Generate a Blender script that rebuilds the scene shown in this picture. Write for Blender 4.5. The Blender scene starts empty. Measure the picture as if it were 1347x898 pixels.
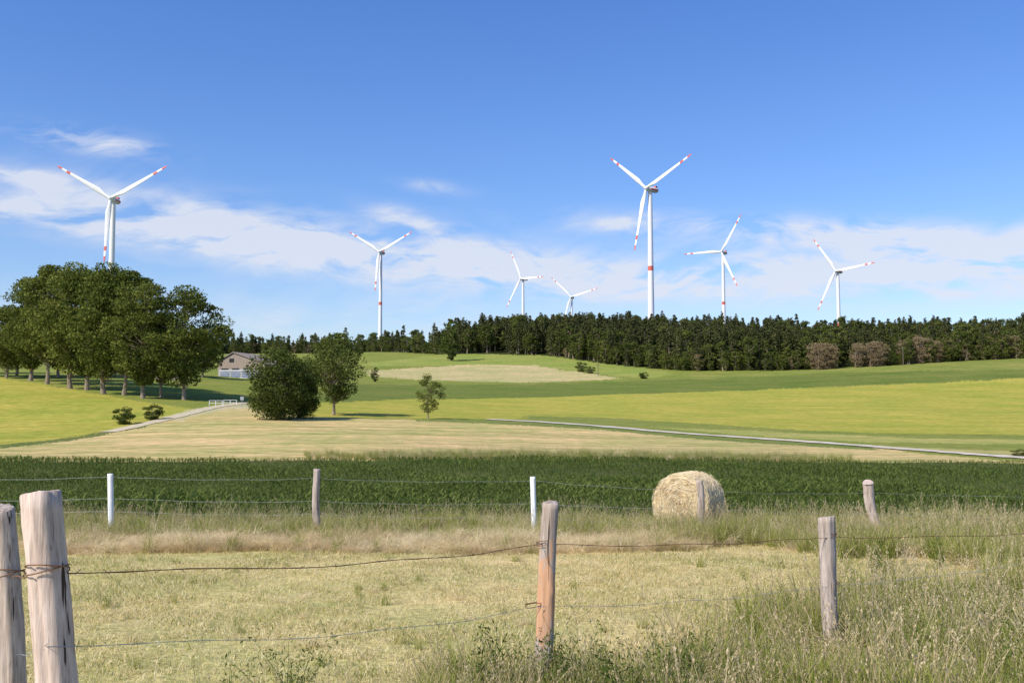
import bpy, math, random
import numpy as np
from mathutils import Vector
rng=np.random.default_rng(11); random.seed(11)
S=bpy.context.scene
S.view_settings.view_transform='Standard'; S.view_settings.look='None'; S.view_settings.exposure=0
# ---------------------------------------------------------------- camera / survey helpers
F=1310.0; P=math.atan(91/F); EYE=1.7
cam=bpy.data.objects.new('camera',bpy.data.cameras.new('camera')); S.collection.objects.link(cam)
cam.data.lens=35.0; cam.data.sensor_width=36; cam.data.clip_end=20000; cam.data.clip_start=0.05
cam.location=(0,0,EYE); cam.rotation_euler=(math.pi/2+P,0,0); S.camera=cam
def ray(px,py):
    dx=(px-673.5)/F; dy=(449-py)/F
    Y=math.cos(P)-dy*math.sin(P); Z=math.sin(P)+dy*math.cos(P)
    return dx/Y, Z/Y
# ---------------------------------------------------------------- terrain height model
cols=[-150,0,150,300,450,600,750,900,1050,1200,1347,1500]
rowsz={0.5:-1.68,2:-1.70,4:-1.75,8:-1.92,15:-2.28,22:-2.65,30:-3.0,45:-3.65,60:-4.15}
rowsp={90:[606]*12,
120:[582,582,578,573,574,579,583,588,592,594,596,598],
155:[556,553,549,545,549,552,560,568,572,576,580,582],
215:[508,508,513,521,533,541,545,548,550,553,556,558],
300:[488,488,490,498,517,525,527,528,530,530,530,530],
400:[480,480,480,485,500,508,510,510,510,508,505,502],
500:[474,474,474,476,484,487,492,492,489,482,475,470],
620:[470,470,470,470,470,466,464,468,470,463,460,460],
800:[463,463,463,463,462,455,446,444,446,448,450,450]}
rowsz2={1200:40,1800:55,3000:60,8000:60}
ys=[];zs=[]
for k,v in rowsz.items(): ys.append(k); zs.append([v]*12)
for k,v in rowsp.items(): ys.append(k); zs.append([ray(673,p)[1]*k for p in v])
for k,v in rowsz2.items(): ys.append(k); zs.append([v]*12)
ys=np.log(np.array(ys)); zs=np.array(zs); cu=np.array([ray(c,540)[0] for c in cols])
NR,NC=500,260
gy=np.linspace(math.log(0.5),math.log(8000),NR); gu=np.linspace(-0.75,0.75,NC)
tmp=np.array([np.interp(gy,ys,zs[:,j]) for j in range(12)]).T
G=np.array([np.interp(gu,cu,tmp[i]) for i in range(NR)])
def gsm(A,s,ax):
    r=int(3*s); k=np.exp(-0.5*(np.arange(-r,r+1)/s)**2); k/=k.sum()
    B=np.pad(A,[(r,r) if a==ax else (0,0) for a in range(2)],mode='edge'); o=0
    for i,w in enumerate(k):
        o=o+w*(B[i:i+A.shape[0]] if ax==0 else B[:,i:i+A.shape[1]])
    return o
G=gsm(gsm(G,4.5,0),8,1)
def H(x,y):
    x=np.asarray(x,float); y=np.asarray(y,float)
    yy=np.maximum(y,0.5); u=np.clip(x/np.maximum(yy,3),-0.749,0.749)
    a=(np.log(yy)-gy[0])/(gy[1]-gy[0]); a=np.clip(a,0,NR-1.001); i=a.astype(int); fa=a-i
    b=(u-gu[0])/(gu[1]-gu[0]); b=np.clip(b,0,NC-1.001); j=b.astype(int); fb=b-j
    z=(G[i,j]*(1-fa)*(1-fb)+G[i+1,j]*fa*(1-fb)+G[i,j+1]*(1-fa)*fb+G[i+1,j+1]*fa*fb)
    und=0.03*np.sin(x*.9+np.sin(y*.7)*1.3)*np.sin(y*.8+.5*np.sin(x*.6))+0.12*np.sin(x*.11+1)*np.sin(y*.09)*np.clip((y-40)/60,0,1)
    return z+EYE+und
_Y=np.exp(np.linspace(math.log(2.5),math.log(1100),2500))
def W(px,py):
    u,s=ray(px,py)
    d=H(u*_Y,_Y)-(EYE+s*_Y); k=np.argmax(d>=0)
    if d[k]<0: k=len(_Y)-1
    Y=_Y[k]; return u*Y,Y
def PX(px,Y): return ray(px,540)[0]*Y
# ---------------------------------------------------------------- mesh builder (all quads)
class MB:
    def __init__(s): s.V=[];s.Q=[];s.M=[];s.n=0
    def add(s,V,Q,m=0):
        V=np.asarray(V,float).reshape(-1,3); Q=np.asarray(Q,int).reshape(-1,4)
        s.V.append(V); s.Q.append(Q+s.n); s.M.append(np.full(len(Q),m)); s.n+=len(V)
    def mesh(s,name,mats,smooth=False):
        V=np.concatenate(s.V); Q=np.concatenate(s.Q); M=np.concatenate(s.M)
        me=bpy.data.meshes.new(name); me.vertices.add(len(V)); me.vertices.foreach_set('co',V.ravel().astype(np.float32))
        me.loops.add(len(Q)*4); me.loops.foreach_set('vertex_index',Q.ravel().astype(np.int32))
        me.polygons.add(len(Q)); me.polygons.foreach_set('loop_start',(np.arange(len(Q))*4).astype(np.int32))
        me.polygons.foreach_set('material_index',M.astype(np.int32))
        me.polygons.foreach_set('use_smooth',np.full(len(Q),smooth))
        for m in mats: me.materials.append(m)
        me.update(calc_edges=True); return me
    def tube(s,pts,rad,k=8,m=0,cap=True):
        pts=np.asarray(pts,float); n=len(pts); rad=np.broadcast_to(np.asarray(rad,float),(n,))
        t=np.gradient(pts,axis=0); t/=np.linalg.norm(t,axis=1)[:,None]+1e-9
        ref=np.where(np.abs(t[:,2:3])>.9,np.array([[1.,0,0]]),np.array([[0,0,1.]]))
        ref[:]=ref[0]
        a=np.cross(t,ref); a/=np.linalg.norm(a,axis=1)[:,None]+1e-9; b=np.cross(t,a)
        th=np.arange(k)*2*math.pi/k
        V=pts[:,None]+rad[:,None,None]*(a[:,None]*np.cos(th)[None,:,None]+b[:,None]*np.sin(th)[None,:,None])
        i,j=np.meshgrid(np.arange(n-1),np.arange(k),indexing='ij'); j2=(j+1)%k
        Q=np.stack([i*k+j,i*k+j2,(i+1)*k+j2,(i+1)*k+j],-1)
        V=V.reshape(-1,3); Q=Q.reshape(-1,4)
        if cap and k>=4:
            V=np.concatenate([V,pts[:1],pts[-1:]]); c0=n*k; c1=n*k+1
            e=[]
            for q in range(0,k,2):
                e.append([c0,(q+2)%k,(q+1)%k,q]); e.append([c1,(n-1)*k+q,(n-1)*k+(q+1)%k,(n-1)*k+(q+2)%k])
            Q=np.concatenate([Q,np.array(e)])
        s.add(V,Q,m)
    def box(s,lo,hi,m=0):
        x0,y0,z0=lo;x1,y1,z1=hi
        V=[(x0,y0,z0),(x1,y0,z0),(x1,y1,z0),(x0,y1,z0),(x0,y0,z1),(x1,y0,z1),(x1,y1,z1),(x0,y1,z1)]
        s.add(V,[(0,3,2,1),(4,5,6,7),(0,1,5,4),(1,2,6,5),(2,3,7,6),(3,0,4,7)],m)
    def quads(s,C,size,asp=.6,m=0,N=None,droop=0):
        n=len(C); d=rng.normal(size=(n,3)) if N is None else N+rng.normal(size=(n,3))*.45
        d[:,2]-=droop; d/=np.linalg.norm(d,axis=1)[:,None]
        r=rng.normal(size=(n,3)); e=np.cross(d,r); e/=np.linalg.norm(e,axis=1)[:,None]
        sz=(size*rng.uniform(.6,1.3,n))[:,None]; L=d*sz; B=e*sz*asp
        V=np.stack([C-L*.5,C+B*.5,C+L*.5,C-B*.5],1)
        s.add(V,np.arange(n*4).reshape(n,4),m)
    def blades(s,base,az,lean,h,w,m=0):
        n=len(base); T=np.array([0,.4,.75,1.]); WW=np.array([1,.85,.55,.1])
        D=np.stack([np.cos(az),np.sin(az),0*az],1)
        sa=az+rng.uniform(-1.2,1.2,n); SD=np.stack([-np.sin(sa),np.cos(sa),0*az],1)
        V=[]
        for t,ww in zip(T,WW):
            c=base+D*(lean*h*t**1.8)[:,None]+np.array([0,0,1.])*(h*t*(1-.55*np.minimum(lean,1.4)*t))[:,None]
            V+= [c-SD*(w*ww/2)[:,None], c+SD*(w*ww/2)[:,None]]
        V=np.stack(V,1); b=np.arange(n)[:,None,None]*8
        Q=b+np.array([[0,1,3,2],[2,3,5,4],[4,5,7,6]])[None]
        s.add(V.reshape(-1,3),Q.reshape(-1,4),m)
def obj(name,me,loc=(0,0,0),parent=None):
    o=bpy.data.objects.new(name,me); S.collection.objects.link(o); o.location=loc
    if parent: o.parent=parent
    return o
# ---------------------------------------------------------------- materials
def newmat(name):
    m=bpy.data.materials.new(name); m.use_nodes=True; nt=m.node_tree; nt.nodes.clear()
    return m,nt
def N(nt,t,**k):
    n=nt.nodes.new(t)
    for a,b in k.items(): setattr(n,a,b)
    return n
def noise(nt,vec,scale,detail=4,rough=.6):
    n=N(nt,'ShaderNodeTexNoise'); n.inputs['Scale'].default_value=scale; n.inputs['Detail'].default_value=detail; n.inputs['Roughness'].default_value=rough
    if vec is not None: nt.links.new(vec,n.inputs['Vector'])
    return n.outputs['Fac']
def ramp(nt,fac,stops):
    r=N(nt,'ShaderNodeValToRGB'); cr=r.color_ramp
    while len(cr.elements)<len(stops): cr.elements.new(.5)
    for e,(p,c) in zip(cr.elements,stops): e.position=p; e.color=(*c,1)
    nt.links.new(fac,r.inputs['Fac']); return r.outputs['Color']
def mix(nt,a,b,f,bt='MIX'):
    m=N(nt,'ShaderNodeMix',data_type='RGBA',blend_type=bt)
    for sock,v in ((m.inputs[0],f),(m.inputs[6],a),(m.inputs[7],b)):
        if hasattr(v,'links'): nt.links.new(v,sock)
        else: sock.default_value=v if isinstance(v,(int,float)) else (*v,1)
    return m.outputs[2]
def math_(nt,op,a,b=None,c=None,clamp=False):
    m=N(nt,'ShaderNodeMath',operation=op,use_clamp=clamp)
    for i,v in enumerate((a,b,c)):
        if v is None: continue
        if hasattr(v,'links'): nt.links.new(v,m.inputs[i])
        else: m.inputs[i].default_value=v
    return m.outputs[0]
def mapping(nt,vec,sc,rot=(0,0,0)):
    m=N(nt,'ShaderNodeMapping'); m.inputs['Scale'].default_value=sc; m.inputs['Rotation'].default_value=rot; nt.links.new(vec,m.inputs['Vector']); return m.outputs[0]
def out(nt,bsdf):
    o=N(nt,'ShaderNodeOutputMaterial'); nt.links.new(bsdf,o.inputs['Surface'])
def leafmat(name,c0,c1,c2,trans=.3,bigs=.35):
    m,nt=newmat(name); g=N(nt,'ShaderNodeNewGeometry'); oi=N(nt,'ShaderNodeObjectInfo')
    big=noise(nt,g.outputs['Position'],bigs,2)
    f=math_(nt,'MULTIPLY_ADD',g.outputs['Random Per Island'],.55,math_(nt,'MULTIPLY',oi.outputs['Random'],.25))
    f=math_(nt,'ADD',f,math_(nt,'MULTIPLY',math_(nt,'SUBTRACT',big,.3),.6))
    c=ramp(nt,f,[(.1,c0),(.5,c1),(.95,c2)])
    d=N(nt,'ShaderNodeBsdfPrincipled'); nt.links.new(c,d.inputs['Base Color']); d.inputs['Roughness'].default_value=.75
    d.inputs['Specular IOR Level'].default_value=.08
    t=N(nt,'ShaderNodeBsdfTranslucent'); nt.links.new(c,t.inputs['Color'])
    x=N(nt,'ShaderNodeMixShader'); x.inputs[0].default_value=trans
    nt.links.new(d.outputs[0],x.inputs[1]); nt.links.new(t.outputs[0],x.inputs[2]); out(nt,x.outputs[0]); return m
def plain(name,col,rough=.6,var=.12,scale=3,metal=0,spec=.4):
    m,nt=newmat(name); g=N(nt,'ShaderNodeTexCoord')
    f=noise(nt,g.outputs['Object'],scale,5)
    c=ramp(nt,f,[(.3,tuple(x*(1-var) for x in col)),(.7,tuple(min(1,x*(1+var)) for x in col))])
    d=N(nt,'ShaderNodeBsdfPrincipled'); nt.links.new(c,d.inputs['Base Color']); d.inputs['Roughness'].default_value=rough
    d.inputs['Metallic'].default_value=metal; d.inputs['Specular IOR Level'].default_value=spec
    out(nt,d.outputs[0]); return m
def woodmat(name,dark,mid,light,patch=None,scale=1):
    m,nt=newmat(name); tc=N(nt,'ShaderNodeTexCoord'); o=tc.outputs['Object']
    fib=noise(nt,mapping(nt,o,(70*scale,70*scale,3.0)),1,6,.7)
    big=noise(nt,mapping(nt,o,(9,9,3)),1,4)
    c=ramp(nt,fib,[(.3,dark),(.5,mid),(.72,light)])
    c=mix(nt,c,ramp(nt,big,[(.35,(.60,.54,.48)),(.65,(1.1,1.08,1.06))]),.7,'MULTIPLY')
    if patch:
        pf=noise(nt,mapping(nt,o,(8,8,2.6)),1,4)
        sz=N(nt,'ShaderNodeSeparateXYZ'); nt.links.new(o,sz.inputs[0])
        zz=math_(nt,'MULTIPLY',math_(nt,'ABSOLUTE',math_(nt,'SUBTRACT',sz.outputs[2],.86)),.36)
        pm=ramp(nt,math_(nt,'SUBTRACT',pf,zz),[(.38,(0,0,0)),(.44,(1,1,1))])
        c=mix(nt,c,mix(nt,patch,c,.3),pm)
    crack=noise(nt,mapping(nt,o,(38*scale,38*scale,.9)),1,2)
    cm=ramp(nt,crack,[(.32,(.12,.1,.09)),(.37,(1,1,1))])
    c=mix(nt,c,cm,1.0,'MULTIPLY')
    d=N(nt,'ShaderNodeBsdfPrincipled'); nt.links.new(c,d.inputs['Base Color']); d.inputs['Roughness'].default_value=.85; d.inputs['Specular IOR Level'].default_value=.1
    b=N(nt,'ShaderNodeBump'); b.inputs['Strength'].default_value=.7; b.inputs['Distance'].default_value=.006
    nt.links.new(math_(nt,'ADD',fib,crack),b.inputs['Height']); nt.links.new(b.outputs[0],d.inputs['Normal'])
    out(nt,d.outputs[0]); return m
# ---------------------------------------------------------------- fields
polys=[]
def field(col,pts,streak=0.0,ang=0.0): polys.append((col,np.array([W(*p) for p in pts]),streak))
C_mown=(.72,.56,.29); C_tan=(.62,.46,.25); C_yg=(.44,.385,.085); C_gr=(.25,.265,.065); C_dk=(.185,.21,.055)
C_soil=(.10,.11,.04)
def inpoly(x,y,p):
    r=np.zeros(x.shape,bool); n=len(p); j=n-1
    for i in range(n):
        xi,yi=p[i]; xj,yj=p[j]
        if yi!=yj:
            c=((yi>y)!=(yj>y))&(x<(xj-xi)*(y-yi)/(yj-yi)+xi); r^=c
        j=i
    return r
field(C_yg,[(395,548),(400,530),(560,524),(800,519),(1050,510),(1347,497),(1560,490),(1560,590),(1347,572),(1150,570),(900,556),(790,549),(640,551)],.5)
field((.26,.27,.075),[(690,546),(790,549),(900,556),(1150,570),(1347,572),(1560,590),(1560,612),(1347,601),(1150,586),(1000,575),(800,560),(690,553)],.5)
field((.43,.38,.14),[(850,560),(1000,567),(1200,576),(1347,578),(1560,590),(1560,594),(1347,584),(1150,582),(950,570)],.5)
field((.46,.39,.17),[(1000,575),(1150,585),(1347,594),(1347,598),(1150,589)],.4)
field(C_dk,[(380,530),(470,505),(560,506),(700,505),(850,500),(1100,490),(1347,486),(1560,480),(1560,490),(1347,497),(1050,510),(800,519),(560,524)],.6)
field((.26,.27,.075),[(850,500),(900,493),(1100,484),(1347,470),(1560,465),(1560,480),(1347,486),(1100,490)],.5)
field((.31,.33,.09),[(470,479),(560,468),(700,464),(800,477),(890,491),(850,498),(790,492),(700,480),(600,480),(500,482)],.3)
field((.56,.45,.25),[(480,487),(600,480),(700,480),(790,493),(818,498),(700,503),(560,500),(486,495)],.5)
field((.43,.38,.085),[(-150,490),(0,497),(120,517),(180,527),(262,538),(190,560),(120,572),(0,588),(-150,600)],.4)
field(C_gr,[(150,512),(330,505),(330,530),(262,538),(180,527)],.2)
field(C_tan,[(-200,606),(0,588),(120,573),(190,560),(262,540),(330,536),(400,548),(560,552),(640,553),(800,562),(1000,579),(1150,588),(1347,607),(1560,622),(1560,616),(1200,606),(900,605),(400,605),(0,607),(-200,608)],.9)
field((.16,.18,.06),[(0,590),(120,575),(190,562),(186,558),(120,571),(0,585)],0)
field((.17,.18,.05),[(470,607),(560,597),(760,596),(1000,603),(1100,607)],.2)
field((.20,.23,.07),[(545,551),(640,553),(800,562),(1000,579),(1150,588),(1150,592),(1000,583),(800,566),(640,557),(545,554)],.2)
field((.56,.47,.31),[(215,548),(285,533),(325,530),(330,536),(262,545),(235,556)],.2)
cornY0,cornY1=25.2,89.0
xs=np.concatenate([np.linspace(-3,-1.04,30),np.linspace(-1,1,800),np.linspace(1.04,3,30)])
yr=np.concatenate([np.linspace(-20,2.4,12),np.exp(np.linspace(math.log(2.6),math.log(8000),800))])
YY,SS=np.meshgrid(yr,xs,indexing='ij'); XX=SS*(0.60*np.maximum(YY,0)+5)
ZZ=H(XX,YY)
jx=np.sin(YY*.35)+.6*np.sin(XX*.5+YY*.9)+.4*np.sin(XX*1.7); jy=np.sin(XX*.3)+.6*np.sin(YY*.6-XX*.41)+.4*np.sin(XX*1.3+2)
amp=np.clip(YY/400,0.02,1.0)
Xj=XX+jx*amp+rng.normal(size=XX.shape)*amp*.8; Yj=YY+jy*amp+rng.normal(size=XX.shape)*amp*.9
col=np.zeros(XX.shape+(4,)); col[...,:3]=C_gr
near=YY<92; col[near,:3]=C_mown
cor=(Yj>cornY0)&(Yj<cornY1); col[cor,:3]=C_soil
pxx=XX/np.maximum(YY,1)*F+673.5
rank=(Yj>19)&(Yj<=cornY0); col[rank,:3]=(.30,.28,.10)
lowr=(YY<11)&(pxx>1150-(10.5-YY)*60+40*np.sin(XX*3)); col[lowr,:3]=(.22,.23,.07)
col[...,3]=.2
for c,p,st in polys:
    k=inpoly(Xj,Yj,p)&(YY>85); col[k,:3]=c; col[k,3]=st
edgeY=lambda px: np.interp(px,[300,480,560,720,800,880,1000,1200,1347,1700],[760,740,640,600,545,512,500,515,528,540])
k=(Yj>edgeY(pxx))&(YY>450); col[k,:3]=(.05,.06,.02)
n0,n1=XX.shape
mb=MB(); i,j=np.meshgrid(np.arange(n0-1),np.arange(n1-1),indexing='ij')
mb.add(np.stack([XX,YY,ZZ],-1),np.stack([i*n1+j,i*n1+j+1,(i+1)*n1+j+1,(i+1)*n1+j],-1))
gm,nt=newmat('ground_fields')
at=N(nt,'ShaderNodeAttribute',attribute_name='field_col'); geo=N(nt,'ShaderNodeNewGeometry'); pos=geo.outputs['Position']
n1_=noise(nt,pos,9,6,.7); n2_=noise(nt,pos,.6,5,.6); n3_=noise(nt,pos,.06,4,.55)
st=noise(nt,mapping(nt,mapping(nt,pos,(1,1,1),(0,0,math.radians(-14))),(.012,.32,.0)),1,5,.65)
st2=noise(nt,mapping(nt,mapping(nt,pos,(1,1,1),(0,0,math.radians(20))),(.02,.9,.0)),1,3,.5)
c=mix(nt,at.outputs['Color'],ramp(nt,n1_,[(.3,(.62,.62,.56)),(.7,(1.3,1.28,1.22))]),1.0,'MULTIPLY')
c=mix(nt,c,ramp(nt,n2_,[(.3,(.72,.82,.68)),(.7,(1.2,1.13,1.17))]),1.0,'MULTIPLY')
c=mix(nt,c,ramp(nt,n3_,[(.3,(.78,.92,.74)),(.7,(1.14,1.06,1.12))]),1.0,'MULTIPLY')
sc=ramp(nt,st,[(.34,(.60,.74,.53)),(.5,(1,1,1)),(.66,(1.25,1.16,1.15))])
c=mix(nt,c,sc,at.outputs['Alpha'],'MULTIPLY')
c=mix(nt,c,ramp(nt,st2,[(.38,(.74,.82,.68)),(.6,(1.1,1.08,1.05))]),at.outputs['Alpha'],'MULTIPLY')
d=N(nt,'ShaderNodeBsdfPrincipled'); nt.links.new(c,d.inputs['Base Color']); d.inputs['Roughness'].default_value=.95; d.inputs['Specular IOR Level'].default_value=.05
b=N(nt,'ShaderNodeBump'); b.inputs['Strength'].default_value=.8; b.inputs['Distance'].default_value=.08
nt.links.new(math_(nt,'ADD',n1_,n2_),b.inputs['Height']); nt.links.new(b.outputs[0],d.inputs['Normal']); out(nt,d.outputs[0])
me=mb.mesh('ground',[gm],True)
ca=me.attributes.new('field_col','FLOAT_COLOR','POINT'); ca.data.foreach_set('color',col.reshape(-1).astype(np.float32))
obj('ground',me)
# ---------------------------------------------------------------- roads
def ribbon(name,pts,w,mat,dz=.05):
    p=np.array([W(*q) for q in pts]); seg=np.r_[0,np.cumsum(np.linalg.norm(np.diff(p,axis=0),axis=1))]
    t=np.linspace(0,seg[-1],int(seg[-1]/.8)); x=np.interp(t,seg,p[:,0]); y=np.interp(t,seg,p[:,1])
    kk=np.ones(21)/21; x=np.convolve(np.pad(x,10,mode='edge'),kk,'valid'); y=np.convolve(np.pad(y,10,mode='edge'),kk,'valid')
    dx=np.gradient(x); dy=np.gradient(y); L=np.hypot(dx,dy); nx=-dy/L; ny=dx/L
    o=np.linspace(-.5,.5,7); ww=w*(1+.06*np.sin(t*.9)+.05*np.sin(t*2.3+1))[:,None]
    X=x[:,None]+nx[:,None]*o*ww; Y=y[:,None]+ny[:,None]*o*ww
    Z=H(X,Y)+dz; n,k=X.shape; m=MB(); i,j=np.meshgrid(np.arange(n-1),np.arange(k-1),indexing='ij')
    m.add(np.stack([X,Y,Z],-1),np.stack([i*k+j,i*k+j+1,(i+1)*k+j+1,(i+1)*k+j],-1)); return obj(name,m.mesh(name,[mat],True))
asph=plain('pale_asphalt',(.60,.52,.42),.95,.15,1.2,spec=.02); track=plain('gravel_track',(.54,.46,.31),.95,.15,1,spec=.02)
ribbon('country_road',[(628,551),(660,552.5),(720,556),(800,561.5),(1000,577),(1150,588),(1250,595),(1347,602),(1480,611)],3.8,asph,.10)
ribbon('farm_track',[(130,571),(200,556),(245,545),(290,534),(330,529)],2.4,track,.06)
# ---------------------------------------------------------------- instancer
def hidden_coll(name,meshes):
    c=bpy.data.collections.new(name)
    for i,m in enumerate(meshes):
        o=bpy.data.objects.new('%s_part_%02d'%(name,i),m); c.objects.link(o)
    return c
def scatter(name,x,y,z,rot,scl,idx,coll):
    n=len(x); me=bpy.data.meshes.new(name); me.vertices.add(n)
    me.vertices.foreach_set('co',np.stack([x,y,z],1).ravel().astype(np.float32))
    a=me.attributes.new('rot','FLOAT_VECTOR','POINT'); a.data.foreach_set('vector',rot.ravel().astype(np.float32))
    a=me.attributes.new('scl','FLOAT_VECTOR','POINT'); 
    if scl.ndim==1: scl=np.stack([scl]*3,1)
    a.data.foreach_set('vector',scl.ravel().astype(np.float32))
    a=me.attributes.new('idx','INT','POINT'); a.data.foreach_set('value',idx.astype(np.int32))
    o=obj(name,me); ng=bpy.data.node_groups.new(name+'_scatter','GeometryNodeTree')
    ng.interface.new_socket('Geometry',in_out='INPUT',socket_type='NodeSocketGeometry')
    ng.interface.new_socket('Geometry',in_out='OUTPUT',socket_type='NodeSocketGeometry')
    gi=ng.nodes.new('NodeGroupInput'); go=ng.nodes.new('NodeGroupOutput')
    ci=ng.nodes.new('GeometryNodeCollectionInfo'); ci.inputs['Collection'].default_value=coll
    ci.inputs['Separate Children'].default_value=True; ci.inputs['Reset Children'].default_value=True
    ip=ng.nodes.new('GeometryNodeInstanceOnPoints'); ip.inputs['Pick Instance'].default_value=True
    def na(nm,t):
        q=ng.nodes.new('GeometryNodeInputNamedAttribute'); q.data_type=t; q.inputs['Name'].default_value=nm
        return [s for s in q.outputs if s.name=='Attribute' and s.enabled][0]
    L=ng.links.new
    L(gi.outputs[0],ip.inputs['Points']); L(ci.outputs[0],ip.inputs['Instance'])
    L(na('idx','INT'),ip.inputs['Instance Index']); L(na('rot','FLOAT_VECTOR'),ip.inputs['Rotation']); L(na('scl','FLOAT_VECTOR'),ip.inputs['Scale'])
    L(ip.outputs[0],go.inputs[0])
    md=o.modifiers.new('scatter','NODES'); md.node_group=ng; return o
# ---------------------------------------------------------------- grass
m_mown=leafmat('mown_grass_blades',(.48,.42,.14),(.84,.69,.37),(.90,.80,.52),.4,1.2)
m_green=leafmat('green_grass_blades',(.13,.17,.025),(.30,.33,.06),(.56,.52,.19),.4,.8)
m_straw=leafmat('straw_blades',(.48,.35,.16),(.78,.62,.35),(.90,.79,.54),.3)
m_seed=leafmat('seed_heads',(.38,.29,.15),(.60,.48,.27),(.76,.64,.42),.3)
m_weed=leafmat('weed_leaves',(.05,.08,.014),(.13,.17,.035),(.26,.29,.07),.3)
m_corn=leafmat('corn_leaves',(.045,.072,.012),(.105,.148,.028),(.25,.29,.075),.3,.25)
def u(a,b,n): return rng.uniform(a,b,n)
def disc(n,r): 
    a=u(0,6.283,n); q=r*np.sqrt(u(0,1,n)); return np.stack([q*np.cos(a),q*np.sin(a),np.zeros(n)],1)
def tuft(n,r,h0,h1,lean0,lean1,w0,w1,mats,ms,seeds=0,seedm=1,sh=(.6,.9)):
    m=MB()
    for mm,fr in ms:
        k=int(n*fr); m.blades(disc(k,r),u(0,6.283,k),u(lean0,lean1,k),u(h0,h1,k),u(w0,w1,k),mm)
    for _ in range(seeds):
        b=disc(1,r)[0]; az=u(0,6.283,1)[0]; le=u(.05,.4,1)[0]; h=u(*sh,1)[0]
        t=np.linspace(0,1,5); D=np.array([math.cos(az),math.sin(az),0])
        pts=b+D*(le*h*t[:,None]**2)+np.array([0,0,1])*(h*t[:,None]*(1-.2*le*t[:,None]))
        m.tube(pts,np.linspace(.0022,.0013,5),3,seedm,False)
        c=pts[-1]+(pts[-1]-pts[-2])/np.linalg.norm(pts[-1]-pts[-2])*u(-.09,.04,9)[:,None]+rng.normal(size=(9,3))*.006
        m.quads(c,.026,.35,seedm,N=np.tile(pts[-1]-pts[-2],(9,1))/.1)
    return m.mesh('tuft',mats)
GM=[m_mown,m_green,m_straw,m_seed,m_weed]
short=hidden_coll('short_grass',[tuft(50,.19,.02,.06,.4,1.7,.004,.008,GM,[(0,.9),(1,.1)]) for _ in range(4)]
  +[tuft(50,.19,.03,.09,.2,1.3,.004,.007,GM,[(1,.45),(0,.55)]) for _ in range(2)])
tall=hidden_coll('tall_grass',[tuft(80,.17,.18,.62,.15,.9,.006,.011,GM,[(1,.8),(2,.2)],3,3,(.5,.85)) for _ in range(4)]
  +[tuft(70,.2,.15,.55,.2,1.1,.006,.011,GM,[(1,.3),(2,.7)],5,3,(.45,.8)) for _ in range(2)]
  +[tuft(110,.25,.3,.75,.9,1.5,.005,.010,GM,[(2,1.0)]) for _ in range(3)]
  +[tuft(75,.16,.2,.75,.15,.8,.007,.013,GM,[(1,1.0)],1,3,(.6,.9)) for _ in range(2)])
def weed(h,n):
    m=MB()
    for s_ in range(7):
        az=u(0,6.283,1)[0]; le=u(.1,.7,1)[0]; hh=h*u(.5,1.15,1)[0]; t=np.linspace(0,1,6)[:,None]
        pts=disc(1,.08)[0]+np.array([math.cos(az),math.sin(az),0])*le*hh*t**1.5+np.array([0,0,1])*hh*t
        m.tube(pts,np.linspace(.004,.0015,6),4,0,False)
        q=pts[rng.integers(1,6,n)]+rng.normal(size=(n,3))*.04
        m.quads(q,.045,.28,0,N=np.tile([0,0,.3],(n,1)))
    return m.mesh('weed',[m_weed])
weeds=hidden_coll('weeds',[weed(.55,45),weed(.4,40),weed(.7,50)])
def strewn(n,y0,y1,px0,px1,p=None):
    Y=np.sqrt(u(y0*y0,y1*y1,n)); px=u(px0,px1,n); X=(px-673.5)/F*Y; return X,Y,px
def rots(n,tilt=.1): return np.stack([rng.normal(size=n)*tilt,rng.normal(size=n)*tilt,u(0,6.283,n)],1)
X,Y,px=strewn(15000,3.2,19.5,-120,1480); n=len(X)
patchy=.5+.5*np.sin(X*.9+1.3*np.sin(Y*.5))*np.sin(Y*.7+X*.3)
ii=np.where(rng.random(n)<.05+.5*patchy,rng.integers(4,6,n),rng.integers(0,4,n))
keep=rng.random(n)<.72+.4*np.sin(X*1.7+Y*.6)*np.sin(Y*1.3-X*.5)
X=X[keep];Y=Y[keep];ii=ii[keep];n=len(X)
scatter('mown_grass',X,Y,H(X,Y)-.005,rots(n),u(.6,1.3,n),ii,short)
def pick(n,w): return rng.choice(len(w),n,p=np.array(w)/sum(w))
parts=[]
def addtall(X,Y,s0,s1,w,mul=1):
    n=len(X); parts.append((X,Y,u(s0,s1,n)*mul,pick(n,w)))
X,Y,px=strewn(4300,19.6,25.2,-150,1500); q=np.sin(X*1.1+.8*np.sin(X*.43))*np.sin(Y*1.3+X*.4); k=rng.random(len(X))<.7+.4*q; addtall(X[k],Y[k],.40,.80,[4,4,4,4,2.5,2.5,1,1,1,3,3],(1+.3*q)[k])
X,Y,px=strewn(2300,17.0,20.2,40,930); k=rng.random(len(X))<.2+.8*np.sin(px*.017)**2; addtall(X[k],Y[k],.36,.74,[.4,.4,.4,.4,1,1,5,5,5,.2,.2])
X,Y,px=strewn(2800,12.0,20.5,860,1500); k=(Y>19.4-(px-860)/640*7.4-.8*np.sin(px*.03)); q=np.sin(X*1.3)*np.sin(Y*1.1+X*.5); k&=rng.random(len(X))<.75+.4*q; addtall(X[k],Y[k],.45,.92,[4,4,4,4,1.2,1.2,.7,.7,.7,4,4],(1+.3*q)[k])
X,Y,px=strewn(3600,4.8,11.2,820,1540); k=(px>1150-(10.8-Y)*66+rng.normal(size=len(X))*45); q=np.sin(X*2.1)*np.sin(Y*1.7+X*.8); k&=rng.random(len(X))<.8+.35*q; addtall(X[k],Y[k],.36,.86,[4,4,4,4,.8,.8,.4,.4,.4,6,6],(1+.25*q)[k])
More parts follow.
